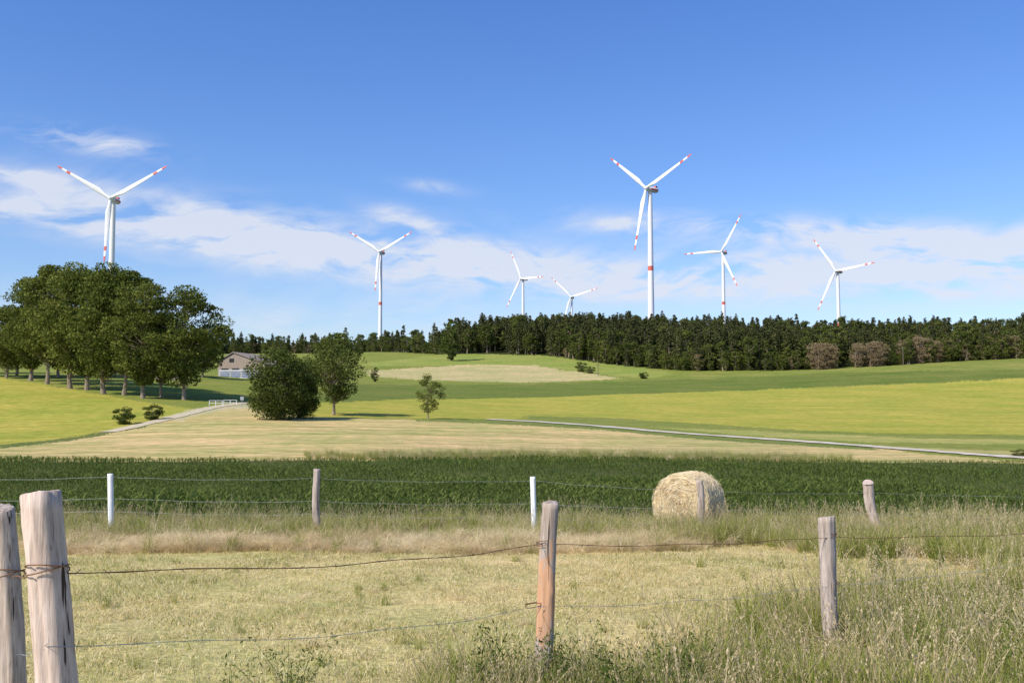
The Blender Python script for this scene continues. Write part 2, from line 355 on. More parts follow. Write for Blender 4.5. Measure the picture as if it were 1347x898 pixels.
X,Y,px=strewn(560,5.2,6.9,560,1000); addtall(X,Y,.3,.68,[3,3,3,3,1,1,.5,.5,.5,4,4])
X,Y,px=strewn(110,5.4,6.4,200,560); addtall(X,Y,.2,.5,[3,3,3,3,2,2,.5,.5,.5,2,2])
X,Y,px=strewn(150,6,16,60,1250); addtall(X,Y,.2,.4,[1,1,1,1,3,3,.5,.5,.5,1,1])
X,Y,px=strewn(1700,89,95,400,1120); k=rng.random(len(X))<np.interp(px,[400,560,1000,1120],[.2,1,.9,.2]); addtall(X[k],Y[k],.9,1.7,[3,3,3,3,2,2,.3,.3,.3,2,2])
X,Y,px=strewn(900,88.5,90.5,-150,1500); addtall(X,Y,.4,.8,[3,3,3,3,2,2,.3,.3,.3,2,2])
X=np.concatenate([p[0] for p in parts]);Y=np.concatenate([p[1] for p in parts]);s_=np.concatenate([p[2] for p in parts]);ii=np.concatenate([p[3] for p in parts])
scatter('tall_grass',X,Y,H(X,Y)-.01,rots(len(X),.17),s_,ii,tall)
wx=[];wy=[];
def wp(px,Yc,n,r):
    q=disc(n,r); wx.extend(PX(px,Yc)+q[:,0]); wy.extend(Yc+q[:,1])
wp(350,5.9,6,.22); wp(640,6.1,4,.25); wp(790,6.1,24,.5); wp(870,6.3,10,.5); wp(1335,7.4,20,.5); wp(1300,6.3,10,.5); wp(1015,7.2,4,.25); wp(1180,7,10,.6); wp(930,20,8,1); wp(1200,14,8,1.2); wp(1240,20,10,1.5)
wx=np.array(wx);wy=np.array(wy)
scatter('weeds',wx,wy,H(wx,wy)-.02,rots(len(wx),.15),u(.4,.9,len(wx)),rng.integers(0,3,len(wx)),weeds)
# ---------------------------------------------------------------- corn
def corn(h,k=8):
    m=MB(); m.tube([(0,0,0),(0,0,h*.4),(.01,0,h*.7)],[.012,.01,.004],3,0,False)
    az=np.arange(k)*math.pi+u(-.8,.8,k); base=np.stack([0*az,0*az,np.linspace(.05,h*.6,k)],1)
    m.blades(base,az,u(.5,1.25,k),h*u(.4,.7,k),u(.035,.06,k),0)
    return m.mesh('corn',[m_corn])
cc=hidden_coll('corn_plants',[corn(.55),corn(.48),corn(.60)])
ang=math.radians(62); rs,ps=.70,.22
A,B=np.meshgrid(np.arange(-160,160,rs),np.arange(-160,160,ps)); A=A.ravel();B=B.ravel()
A=A+rng.normal(size=A.shape)*.05; B=B+rng.normal(size=B.shape)*.06
X=A*math.cos(ang)-B*math.sin(ang); Y=A*math.sin(ang)+B*math.cos(ang)+60
k=(Y>25.4+.3*np.sin(X))&(Y<88.5+.5*np.sin(X*.4))&(np.abs(X/np.maximum(Y,1))<.58)&(rng.random(X.shape)<np.where(Y>55,.66,.93)); X=X[k];Y=Y[k];n=len(X)
vig=.85+.22*np.sin(X*.13+1)*np.sin(Y*.17)+.12*np.sin(X*.7+Y*.3)-.3*np.clip((X-.30*Y)/15,0,1)
scatter('corn_field',X,Y,H(X,Y)-.01,rots(n,.08),vig*u(.65,1.15,n),rng.integers(0,3,n),cc)
print('corn',n)
# ---------------------------------------------------------------- trees
m_bark=woodmat('bark',(.15,.12,.09),(.32,.26,.20),(.46,.39,.30),scale=.12)
m_leafA=leafmat('broad_leaves',(.045,.07,.012),(.12,.145,.026),(.29,.30,.07),.3,.3)
m_leafB=leafmat('orchard_leaves',(.035,.055,.010),(.085,.11,.022),(.20,.22,.055),.25)
m_leafF=leafmat('forest_leaves',(.045,.065,.012),(.09,.115,.024),(.21,.215,.05),.2,.05)
m_leafBr=leafmat('brown_leaves',(.17,.12,.06),(.30,.22,.12),(.42,.33,.2),.2)
m_con=leafmat('conifer_needles',(.030,.038,.012),(.068,.078,.025),(.15,.145,.05),.12,.05)
def tree(h,cw,tf,ncl,per,leaf,lm,irreg=.3,tr=None,cr=(.09,.15),pw=.4,rw=(.45,.6)):
    m=MB(); tr=tr or h*.018; cz=h*(tf+(1-tf)/2); rz=h*(1-tf)/2
    t=np.linspace(0,1,9); wig=np.cumsum(rng.normal(size=(9,2))*h*.006,0); wig[0]=0
    tp=np.stack([wig[:,0],wig[:,1],t*h*.82],1); m.tube(tp,tr*(1-t*.9)*np.where(t==0,1.35,1),9,0)
    ph=u(0,6.283,6)
    for _ in range(ncl):
        dz=u(-1,1,1)[0]; az=u(0,6.283,1)[0]; hr=(1-abs(dz)**2.6)**.6
        if dz<0: hr*=1-.18*abs(dz)
        lob=1+irreg*(.6*math.sin(2*az+ph[0])+.5*math.sin(3*az+ph[1]+2*dz)+.4*math.sin(5*dz+ph[2]))
        r=rng.random()**pw*min(lob,1.22)*.88
        c=np.array([math.cos(az)*hr*cw/2*r,math.sin(az)*hr*cw/2*r,cz+dz*rz*.9+rng.normal()*.02*h])
        rc=cw*u(*cr,1)[0]
        z0=np.clip(c[2]-u(.15,.4,1)[0]*h*.5,h*max(tf*.7,.06),h*.8); p0=np.array([np.interp(z0,tp[:,2],tp[:,0]),np.interp(z0,tp[:,2],tp[:,1]),z0])
        mid=(p0+c)/2+np.array([0,0,-.04*h])+rng.normal(size=3)*.02*h
        s=np.linspace(0,1,6)[:,None]; pts=(1-s)**2*p0+2*s*(1-s)*mid+s*s*c
        m.tube(pts,np.linspace(tr*.32,tr*.05,6),5,0,False)
        n=int(per*u(.6,1.4,1)[0]); q=rng.normal(size=(n,3)); q/=np.linalg.norm(q,axis=1)[:,None]
        rad=rc*(rw[0]+rw[1]*rng.random(n))[:,None]; C=c+q*rad*np.array([1.2,1.2,.7]); C=C[C[:,2]>.1]
        if len(C): m.quads(C,leaf,.65,1,N=q[:len(C)]*.3)
    return m.mesh('tree',[m_bark,lm])
def conifer(h,R,nq,lm=None):
    m=MB(); m.tube([(0,0,0),(.05,0,h*.5),(0,0,h)],[h*.014,h*.009,.03],6,0)
    nb=int(h*6); zz=h*(.12+.86*u(0,1,nb)); az=u(0,6.283,nb); rr=R*(1-(zz/h))**.62*u(.6,1.15,nb)+.2
    tt=u(.15,1,(nb,nq)); X=rr[:,None]*tt*np.cos(az)[:,None]; Y=rr[:,None]*tt*np.sin(az)[:,None]; Z=zz[:,None]-rr[:,None]*tt*.35
    C=np.stack([X,Y,Z],-1).reshape(-1,3)+rng.normal(size=(nb*nq,3))*.22
    Nn=np.stack([np.cos(az),np.sin(az),-.5+0*az],1).repeat(nq,0)
    m.quads(C,.9,.5,1,N=Nn); return m.mesh('conifer',[m_bark,m_con])
cz_=[conifer(20,3.9,9),conifer(21.5,4.2,9),conifer(18,3.8,9),conifer(20,3.3,9)]
dec=[tree(17,10,.14,42,44,.75,m_leafF),tree(15,9.5,.04,46,48,.75,m_leafF),tree(19,10,.16,44,44,.75,m_leafF)]
brn=[tree(14,9,.03,34,30,.5,m_leafBr)]
lit=[tree(12,8,.02,34,44,.6,m_leafA)]
fc=hidden_coll('forest_trees',cz_+dec+brn+lit)
fx=[];fy=[];fi=[];fs=[]
def plant(n,px0,px1,d0,d1,w,s0,s1,edge=edgeY,pw=1.0):
    px=u(px0,px1,n); Y=edge(px)+d0+(d1-d0)*u(0,1,n)**pw; 
    fx.append((px-673.5)/F*Y); fy.append(Y); fi.append(pick(n,w)); fs.append(u(s0,s1,n))
plant(1300,590,1050,6,260,[4,4,3,2.5,2,2,2,.15,.5],.82,1.12,pw=1.2)
plant(1100,1050,1800,6,260,[2.5,2.5,3,2,3,3,3,.3,1],.82,1.08,pw=1.2)
plant(170,630,880,30,190,[3,3,2,2,2,2,3,0,.3],1.0,1.25)
plant(260,725,1800,-2,16,[.7,.7,1,.7,3,3,2,.4,3.5],.5,.88)
plant(170,890,1800,-4,6,[.1,.1,.2,.1,1,2,1,.5,4],.3,.65)
plant(26,1072,1100,-7,-2,[0,0,0,0,0,0,0,1,0],.7,1.0); plant(22,1125,1160,-7,-2,[0,0,0,0,0,0,0,1,0],.7,1.0); plant(60,1185,1347,-3,6,[0,0,0,0,.4,.4,0,1.6,.3],.7,1.05)
plant(1300,-400,600,0,220,[1.5,1.5,1.5,1,3,3,3,.1,1],.55,.95)
plant(220,-400,600,-8,6,[0,0,.3,0,1,3,1,.2,4],.35,.7)
X=np.concatenate(fx);Y=np.concatenate(fy);ii=np.concatenate(fi);s_=np.concatenate(fs)
scl=np.stack([s_*u(.85,1.25,len(s_)),s_*u(.85,1.25,len(s_)),s_*u(.86,1.1,len(s_))],1)
scatter('forest',X,Y,H(X,Y)-.2,rots(len(X),.02),scl,ii,fc)
ck=dict(cr=(.10,.165),pw=.33,rw=(.6,.42))
big=[tree(25,14.5,.15,92,200,.52,m_leafA,.38,.42,**ck),tree(25,13.5,.19,84,200,.52,m_leafA,.42,.38,**ck),tree(24,15.5,.13,94,200,.52,m_leafA,.38,.4,**ck)]
def place(name,me,px,py,hpx,h0,wscale=1,rot=None,Y=None):
    if Y is None: x,y=W(px,py)
    else: x,y=PX(px,Y),Y
    o=obj(name,me,(x,y,float(H(x,y))-.1)); s=hpx*y/F/h0; o.scale=(s*wscale,s*wscale,s); o.rotation_euler=(0,0,random.uniform(0,6.28) if rot is None else rot); return o
L=[(-60,492,110,0),(-20,495,95,1),(8,497,95,2),(40,501,138,0),(62,505,157,1),(92,511,164,2),(114,513,160,0),(136,518,171,2),(163,520,165,1),(188,524,154,0),(212,522,112,1),(242,526,149,2)]
for px_,b_,h_,k_ in L:
    hh=[25,25,24][k_]; place('broadleaf_tree',big[k_],px_,b_,h_,hh,1.0 if h_>130 else 1.1)
for px_,yy_,h_,k_ in [(20,262,85,2),(75,262,95,0),(150,285,95,1),(205,300,80,0),(110,275,85,2),(265,300,58,2)]:
    place('broadleaf_tree',big[k_],px_,500,h_,[25,25,24][k_],1.2,Y=yy_)
place('broadleaf_tree',dec[1],592,468,58,15,.85,Y=560)
orch=[tree(10,9.0,.0,120,160,.3,m_leafB,.28,.22,**ck),tree(11,8.6,.2,88,150,.28,m_leafB,.32,.2,**ck)]
place('large_bush',orch[0],364,552,93,10,.95); place('large_bush',orch[0],396,550,76,10,.8)
place('orchard_tree',orch[1],439,546,106,11,1.0)
place('orchard_tree',tree(7.2,5.2,.16,50,70,.22,m_leafA,.35,.09),563,551,59,7.2)
sm=tree(3,3.8,.0,40,110,.17,m_leafB,.2,.08)
for px_,b_,h_,w_ in [(163,558,24,1),(201,552,22,1),(327,497,20,.7),(1342,601,12,1.5)]: place('bush',sm,px_,b_,h_,3,w_)
for px_,b_,h_,w_ in [(764,489,14,1.0),(776,491,10,1.3),(847,498,9,1.4)]: place('bush',sm,px_,b_,h_,3,w_)
place('small_tree',dec[1],493,502,20,15,1.0)
# ---------------------------------------------------------------- barn
mw=woodmat('barn_boards',(.24,.19,.16),(.40,.33,.28),(.52,.45,.38),scale=.1); mroof=plain('roof_sheets',(.32,.26,.22),.8,.2,2,spec=.1); mwh=plain('pale_planks',(.46,.47,.50),.8,.15,.8); mbl=plain('blue_grey_doors',(.20,.25,.38),.7,.15,1); mdk=plain('dark_opening',(.03,.03,.03),.9)
yb=318.0; xb=PX(316,yb); zb=float(H(xb,yb))
barn=bpy.data.objects.new('barn',None); S.collection.objects.link(barn); barn.location=(xb,yb,zb-.1); barn.rotation_euler=(0,0,math.radians(-14))
w0,w1,rx,ez,ez2,rzz,dp=-8.2,8.4,-2.8,5.4,4.6,8.2,16
m=MB(); m.add([(w0,0,0),(rx,0,0),(rx,0,rzz),(w0,0,ez)],[(0,1,2,3)],0); m.add([(rx,0,0),(w1,0,0),(w1,0,ez2),(rx,0,rzz)],[(0,1,2,3)],0)
m.add([(w0,dp,0),(rx,dp,0),(rx,dp,rzz),(w0,dp,ez)],[(3,2,1,0)],0); m.add([(rx,dp,0),(w1,dp,0),(w1,dp,ez2),(rx,dp,rzz)],[(3,2,1,0)],0)
m.add([(w0,0,0),(w0,dp,0),(w0,dp,ez),(w0,0,ez)],[(3,2,1,0)],0); m.add([(w1,0,0),(w1,dp,0),(w1,dp,ez2),(w1,0,ez2)],[(0,1,2,3)],0)
obj('walls',m.mesh('walls',[mw]),parent=barn)
m=MB()
def slab(a,b):
    (xa,za),(xb_,zb_)=a,b; t=.25
    V=[(xa,-.4,za),(xb_,-.4,zb_),(xb_,dp+.9,zb_),(xa,dp+.9,za),(xa,-.4,za+t),(xb_,-.4,zb_+t),(xb_,dp+.9,zb_+t),(xa,dp+.9,za+t)]
    m.add(V,[(0,3,2,1),(4,5,6,7),(0,1,5,4),(1,2,6,5),(2,3,7,6),(3,0,4,7)],0)
slab((w0-.9,ez-.45),(rx-.003,rzz+.06)); slab((rx+.003,rzz+.06),(w1+.9,ez2-.3)); obj('roof',m.mesh('roof',[mroof]),parent=barn)
m=MB(); m.box((w0+.3,-.08,0),(w1-.2,-.01,2.9)); obj('plank_wall',m.mesh('plank_wall',[mwh]),parent=barn)
m=MB()
for a in (-7.2,-3.4,.6,4.4): m.box((a,-.16,.3),(a+2.9,-.085,1.9))
obj('doors',m.mesh('doors',[mbl]),parent=barn)
m=MB()
for a in (-7.2,-3.4,.6,4.4): m.box((a+.2,-.22,2.95),(a+2.7,-.09,3.25))
m.box((-4.2,-.1,5.2),(-2.6,-.02,6.4)); obj('windows',m.mesh('windows',[mdk]),parent=barn)
m=MB()
for z_ in (.9,1.5,2.2): m.box((w0+.5,-.24,z_),(w1-.4,-.17,z_+.1))
obj('rails',m.mesh('rails',[mwh]),parent=barn)
def shed(name,px,Y,w,dd,hw,hr,rm,rz):
    x=PX(px,Y); e=bpy.data.objects.new(name,None); S.collection.objects.link(e); e.location=(x,Y,float(H(x,Y))-.1); e.rotation_euler=(0,0,rz)
    m=MB(); m.box((-w/2,0,0),(w/2,dd,hw)); obj('walls',m.mesh('walls',[mw]),parent=e)
    m=MB()
    V=[(-w/2-.4,-.5,hw-.1),(w/2+.4,-.5,hw-.1),(w/2+.4,dd/2,hr),(-w/2-.4,dd/2,hr),(-w/2-.4,dd+.5,hw-.1),(w/2+.4,dd+.5,hw-.1)]
    m.add(V,[(0,1,2,3),(3,2,5,4)]); V2=[(-w/2,.05,hw),(-w/2,dd/2,hr-.15),(-w/2,dd-.05,hw),(-w/2,dd/2,hw)]; m.add(V2,[(0,1,2,3)])
    V3=[(w/2,.05,hw),(w/2,dd/2,hr-.15),(w/2,dd-.05,hw),(w/2,dd/2,hw)]; m.add(V3,[(0,1,2,3)]); obj('roof',m.mesh('roof',[rm]),parent=e)
    m=MB(); m.box((-.6,-.06,0),(.6,-.01,2)); m.box((w*.2,-.06,1),(w*.2+1,-.01,1.9)); obj('door_and_window',m.mesh('dw',[mdk]),parent=e)
shed('shed',221,268,7,5,2.4,4.0,plain('brown_roof',(.25,.14,.09),.8,.2,2),.2)
# ---------------------------------------------------------------- wind turbines
mwt=plain('turbine_white',(.84,.83,.82),.5,.02,.2,spec=.2); mred=plain('turbine_red',(.66,.14,.10),.45,.05,.3)
def turbine(px,py,Y,rel,phase,R=50.0):
    uu,ss=ray(px,py); x=uu*Y; zh=EYE+ss*Y; g=float(H(x,Y))
    e=bpy.data.objects.new('wind_turbine',None); S.collection.objects.link(e); e.location=(x,Y,g)
    h=zh-g
    a=math.atan2(x,Y)
    e.rotation_euler=(0,0,-a-rel)
    m=MB(); zz=[0,h*.25,h*.5]+[h-66,h-62,h-40,h-20,h-2.2]; zz=sorted(set([z for z in zz if z>=0 and (z<h-67 or z>=h-66)]))
    if h-66>1 and 0 not in zz: zz=[0]+zz
    for z0,z1 in zip(zz[:-1],zz[1:]):
        r0=2.75-(2.75-1.7)*z0/h; r1=2.75-(2.75-1.7)*z1/h
        m.tube([(0,0,z0),(0,0,z1)],[r0,r1],20,1 if abs(z0-(h-66))<.1 else 0,False)
    obj('tower',m.mesh('tower',[mwt,mred],True),parent=e)
    m=MB(); ys_=[-3.4,-2.8,-1,3,7,8.6,9]; rs_=[1.5,1.9,2.2,2.3,2.1,1.6,.8]
    m.tube([(0,y_,h) for y_ in ys_],rs_,16,0); obj('nacelle',m.mesh('nacelle',[mwt,mred],True),parent=e)
    m=MB(); m.box((-2.36,-1,h-.9),(2.36,7,h+.5),0); m.box((-1.2,5.6,h+2),(1.2,7.6,h+3.4),0); obj('red_stripe',m.mesh('stripe',[mred]),parent=e)
    tilt=math.radians(4); ax=Vector((0,-math.cos(tilt),math.sin(tilt))); hub=Vector((0,-4.6,h+.2))
    m=MB(); hp=[hub-ax*1.9,hub-ax*1.6,hub,hub+ax*1.2,hub+ax*2.1]; m.tube([tuple(p) for p in hp],[1.5,1.9,1.9,1.4,.3],16,0); obj('hub',m.mesh('hub',[mwt],True),parent=e)
    up=Vector((0,math.sin(tilt),math.cos(tilt))); rt=Vector((1,0,0))
    for b_ in range(3):
        an=math.radians(phase+120*b_); d=rt*math.cos(an)+up*math.sin(an); d=(d+ax*.04).normalized(); t_=d.cross(ax).normalized()
        T=[0,.03,.08,.14,.2,.3,.45,.6,.74,.75,.82,.83,.90,.91,.97,1]; m=MB(); V=[];k=12
        for t in T:
            ch=np.interp(t,[0,.03,.08,.2,.3,.6,.9,.97,1],[2.2,2.2,2.5,4.0,3.6,2.4,1.5,1.2,.3])*1.05; tk=np.interp(t,[0,.05,.2,.5,1],[2.2,2.1,1.1,.5,.15])
            tw=math.radians(np.interp(t,[0,.2,.5,1],[20,16,7,2])); off=np.interp(t,[0,.08,.2,1],[0,0,.6,.1])
            for q in range(k):
                A=2*math.pi*q/k; cx=ch/2*math.cos(A)+off; cy=tk/2*math.sin(A)
                v=hub+d*(1.0+t*(R-1.0))+t_*(cx*math.cos(tw)-cy*math.sin(tw))+ax*(cx*math.sin(tw)+cy*math.cos(tw)); V.append(tuple(v))
        V=np.array(V); nT=len(T)
        for i_ in range(nT-1):
            Q=[(i_*k+q,i_*k+(q+1)%k,(i_+1)*k+(q+1)%k,(i_+1)*k+q) for q in range(k)]
            idx=np.array(Q); red=1 if (.75<=T[i_]<.82 or T[i_]>=.91) else 0
            sub=V[i_*k:(i_+2)*k]; m.add(sub,idx-i_*k,red)
        obj('blade_%d'%(b_+1),m.mesh('blade',[mwt,mred],True),parent=e)
r_=math.radians
turbine(149,263,740,r_(26),29,R=49)
turbine(501,332,1230,r_(26),27,R=50)
turbine(688,367,1500,r_(46),-2)
turbine(752,391,1720,r_(18),15,R=51)
turbine(855,249,790,r_(42),21,R=51)
turbine(951,332,1240,r_(28),58,R=52)
turbine(1102,357,1180,r_(30),5,R=51)
# ---------------------------------------------------------------- fence posts
wA=woodmat('weathered_wood_pale',(.40,.31,.26),(.66,.53,.45),(.84,.71,.62))
wB=woodmat('weathered_wood_grey',(.26,.21,.17),(.50,.42,.36),(.68,.59,.51))
wC=woodmat('weathered_wood_bark',(.26,.20,.16),(.50,.42,.36),(.68,.59,.52),(.70,.35,.16))
wP=plain('white_plastic',(.86,.86,.84),.5,.04,3)
def post(name,top,bot,Y,wpx,mat,Yt=None,crook=.01,ext=.3,k=20,slant=.15,taper=.92):
    u0,s0=ray(*bot); u1,s1=ray(*top)
    b=np.array([u0*Y,Y,EYE+s0*Y]); g=float(H(b[0],Y)); Y1=Yt or Y; t=np.array([u1*Y1,Y1,EYE+s1*Y1])
    dr=(b-t); L=(t[2]-(g-ext))/max(1e-6,-dr[2]) if dr[2]<0 else 1; foot=t+dr*L
    r=wpx/F*Y/2; n=36; s=np.linspace(0,1,n); loc=foot
    ax=(t-foot); w=np.stack([np.sin(s*5+foot[0])*crook,np.cos(s*4+foot[0]*3)*crook,0*s],1)*1.0
    pts=ax[None]*s[:,None]+w-w[-1]*s[:,None]
    m=MB(); th=np.arange(k)*2*math.pi/k; V=[]
    ph=u(0,6.28,5)
    for q in range(n):
        rr=r*(1+(taper-1)*s[q])*(1+.05*np.sin(2*th+ph[0]+s[q]*2)+.04*np.sin(3*th+ph[1]+s[q]*3)+.025*np.sin(7*th+ph[2])+.02*np.sin(s[q]*37+ph[3]+th*2)+rng.normal(size=k)*.012)
        groove=np.exp(-((th-4.45-.25*math.sin(s[q]*4))/.13)**2); rr=rr*(1-.22*groove*np.clip(s[q]*1.5,0,1))
        knot=np.exp(-((s[q]-.62)/.02)**2-((th-5.2)/.35)**2)+np.exp(-((s[q]-.35)/.02)**2-((th-4.0)/.35)**2); rr=rr*(1+.18*knot)
        z=0 if q<n-1 else 1
        V.append(np.stack([pts[q,0]+rr*np.cos(th),pts[q,1]+rr*np.sin(th),pts[q,2]+(slant*rr*np.cos(th+ph[4])+rng.normal(size=k)*r*.03)*z],1))
    last=V[-1].copy(); cen=last.mean(0); V.append(cen+(last-cen)*.86+np.array([0,0,r*.06])); V.append(cen+(last-cen)*.4+np.array([0,0,r*.07]+0*cen)); V.append(cen+(last-cen)*.02+np.array([0,0,r*.03]))
    n+=3; i,j=np.meshgrid(np.arange(n-1),np.arange(k),indexing='ij'); Q=np.stack([i*k+j,i*k+(j+1)%k,(i+1)*k+(j+1)%k,(i+1)*k+j],-1)
    m.add(np.concatenate(V),Q); o=obj(name,m.mesh(name,[mat],True),tuple(loc)); return o,foot,t
post('wooden_fence_post',(53,649),(73,898),3.35,50,wA,slant=.2,taper=.93,crook=.006,k=36)
post('wooden_fence_post',(2,668),(14,898),4.0,35,wB,slant=.35,taper=.8,crook=.02,k=30)
post('wooden_fence_post',(725,661),(710,893),6.75,24,wC,crook=.012,k=30)
post('wooden_fence_post',(1087,680),(1097,865),7.85,19,wB,crook=.012,taper=1.12,k=30)
YR=21.3
post('white_fence_post',(145,623),(146,688),YR,7,wP,crook=.0,slant=0,taper=.97)
post('wooden_fence_post',(417,617),(419,692),YR,10,wB,crook=.03,taper=.85)
post('white_fence_post',(701,627),(703,700),YR,7,wP,crook=.0,slant=0,taper=.97)
post('wooden_fence_post',(920,632),(924,706),YR-.6,9,wB,crook=.03)
post('wooden_fence_post',(1142,634),(1156,693),YR,13,wA,crook=.05,taper=1.0,slant=.5)
post('wooden_fence_post',(1560,640),(1562,700),YR,10,wB,crook=.03); post('wooden_fence_post',(-150,620),(-150,690),YR,10,wB,crook=.03)
# ---------------------------------------------------------------- wires
mrust=plain('rusty_wire',(.22,.12,.07),.7,.3,20,.3); mgal=plain('galvanised_wire',(.36,.38,.38),.5,.1,20,.4)
def wires(name,strands,mat,r,barb=True,sag=.05):
    m=MB()
    for st_ in strands:
        P3=[]
        for px,py,Y in st_:
            a,b_=ray(px,py); P3.append(np.array([a*Y,Y,EYE+b_*Y]))
        for p,q in zip(P3[:-1],P3[1:]):
            L=np.linalg.norm(q-p); n=max(8,int(L/.15)); s=np.linspace(0,1,n)
            pts=p+(q-p)*s[:,None]; pts[:,2]-=sag*L*s*(1-s); pts[:,2]+=np.sin(s*17+p[0])*.006
            m.tube(pts,r,5,0,False)
            if barb:
                tw=pts+np.stack([0*s,np.sin(s*n*1.5)*r*1.2,np.cos(s*n*1.5)*r*1.2],1); m.tube(tw,r*.8,4,0,False)
                for t in np.arange(.12,L,.12):
                    c=p+(q-p)*t/L; c[2]-=sag*L*(t/L)*(1-t/L); d=rng.normal(size=3); d/=np.linalg.norm(d)
                    m.tube([c-d*.014,c+d*.014],r*.6,4,0,False)
    return obj(name,m.mesh(name,[mat]))
wires('barbed_wire_fence',[
 [(-60,752,4.2),(14,757,4.0),(62,752,3.3),(712,716,6.7),(1089,706,7.8),(1500,690,8.8)]],mrust,.0019,sag=.045)
wires('galvanised_wire_fence',[
 [(-60,860,4.2),(20,860,4.0),(62,848,3.25),(704,798,6.65),(1092,770,7.8),(1440,724,8.4)],
 [(704,884,6.65),(1094,835,7.8),(1440,815,8.4)]],mgal,.0011,sag=.06)
wires('pasture_wire_fence',[
 [(-150,629,YR),(145,627,YR),(417,629,YR),(701,632,YR),(920,645,YR-.6),(1145,648,YR),(1560,650,YR)],
 [(-150,657,YR),(146,655,YR),(418,659,YR),(702,662,YR),(921,668,YR-.6),(1150,676,YR),(1560,675,YR)],
 [(-150,672,YR),(146,672,YR),(418,676,YR),(702,680,YR),(922,690,YR-.6),(1152,688,YR),(1560,688,YR)]],mgal,.0021,barb=False,sag=.04)
m=MB()
for (px,py,Y,r) in [(62,752,3.35,.068),(12,757,4.0,.056),(718,716,6.75,.066),(704,797,6.75,.066),(1090,706,7.85,.062),(1094,770,7.85,.062)]:
    a,b_=ray(px,py); c=np.array([a*Y,Y,EYE+b_*Y]); t=np.linspace(0,4*math.pi,50)
    m.tube(np.stack([c[0]+r*np.cos(t),c[1]+r*np.sin(t),c[2]+.012*np.sin(t*1.3)+t*.002],1),.0025,5,0,False)
obj('wire_ties',m.mesh('wire_ties',[mrust]))
# ---------------------------------------------------------------- round hay bale
bm_,nt=newmat('hay_bale_surface'); tc=N(nt,'ShaderNodeTexCoord'); o_=tc.outputs['Object']
f1=noise(nt,mapping(nt,o_,(9,50,50)),1,6,.7); f2=noise(nt,o_,5,4)
c=ramp(nt,f1,[(.3,(.46,.34,.18)),(.5,(.78,.62,.38)),(.72,(.90,.78,.54))]); c=mix(nt,c,ramp(nt,f2,[(.35,(.75,.75,.75)),(.65,(1.12,1.1,1.05))]),1,'MULTIPLY')
d=N(nt,'ShaderNodeBsdfPrincipled'); nt.links.new(c,d.inputs['Base Color']); d.inputs['Roughness'].default_value=.9; d.inputs['Specular IOR Level'].default_value=.1
b=N(nt,'ShaderNodeBump'); b.inputs['Strength'].default_value=1; b.inputs['Distance'].default_value=.03; nt.links.new(f1,b.inputs['Height']); nt.links.new(b.outputs[0],d.inputs['Normal']); out(nt,d.outputs[0])
m_bst=leafmat('bale_straw',(.56,.42,.22),(.86,.70,.43),(.93,.84,.62),.15,4)
YB=22.6; xb=PX(905,YB); Rb=.66; Lb=1.15
bale=bpy.data.objects.new('round_hay_bale',None); S.collection.objects.link(bale); bale.location=(xb,YB,float(H(xb,YB))+Rb*.95); bale.rotation_euler=(0,0,math.radians(-32))
m=MB(); k=64; prof=[(.0,-Lb/2+.04),(.12,-Lb/2+.03),(.25,-Lb/2+.01),(.4,-Lb/2),(.52,-Lb/2+.01),(.61,-Lb/2+.04),(.655,-Lb/2+.11)]+[(Rb,y_) for y_ in np.linspace(-Lb/2+.2,Lb/2-.2,12)]+[(.655,Lb/2-.11),(.61,Lb/2-.04),(.4,Lb/2),(.2,Lb/2),(0.0,Lb/2)]
th=np.arange(k)*2*math.pi/k; V=[]
for q,(r,y_) in enumerate(prof):
    rr=r*(1+.018*np.sin(3*th+y_*3)+rng.normal(size=k)*.014)+.012*np.sin(y_*45)
    zz=rr*np.sin(th); zz=np.maximum(zz,-Rb*.95)
    V.append(np.stack([rr*np.cos(th),y_+rng.normal(size=k)*.014*(r>0.01),zz],1))
n=len(prof); i,j=np.meshgrid(np.arange(n-1),np.arange(k),indexing='ij'); m.add(np.concatenate(V),np.stack([i*k+j,(i)*k+(j+1)%k,(i+1)*k+(j+1)%k,(i+1)*k+j],-1))
obj('bale_body',m.mesh('bale',[bm_],True),parent=bale)
m=MB(); n=3200; t=u(0,6.283,n); r=Rb*np.sqrt(u(0,1,n)); C=np.stack([r*np.cos(t),-Lb/2-.0+rng.normal(size=n)*.012+.04*(r/Rb>.9),r*np.sin(t)],1); Tn=np.stack([-np.sin(t),rng.normal(size=n)*.15,np.cos(t)],1)*2.5
k=C[:,2]>-Rb*.93; m.quads(C[k],.14,.07,0,N=Tn[k])
n=3000; t=u(0,6.283,n); C=np.stack([(Rb+.01)*np.cos(t),u(-Lb/2+.05,Lb/2-.05,n),(Rb+.01)*np.sin(t)],1)+rng.normal(size=(n,3))*.008; Tn=np.stack([-np.sin(t),rng.normal(size=n)*.3,np.cos(t)],1)*2
k=C[:,2]>-Rb*.9; m.quads(C[k],.13,.07,0,N=Tn[k]); obj('loose_straw',m.mesh('straw',[m_bst]),parent=bale)
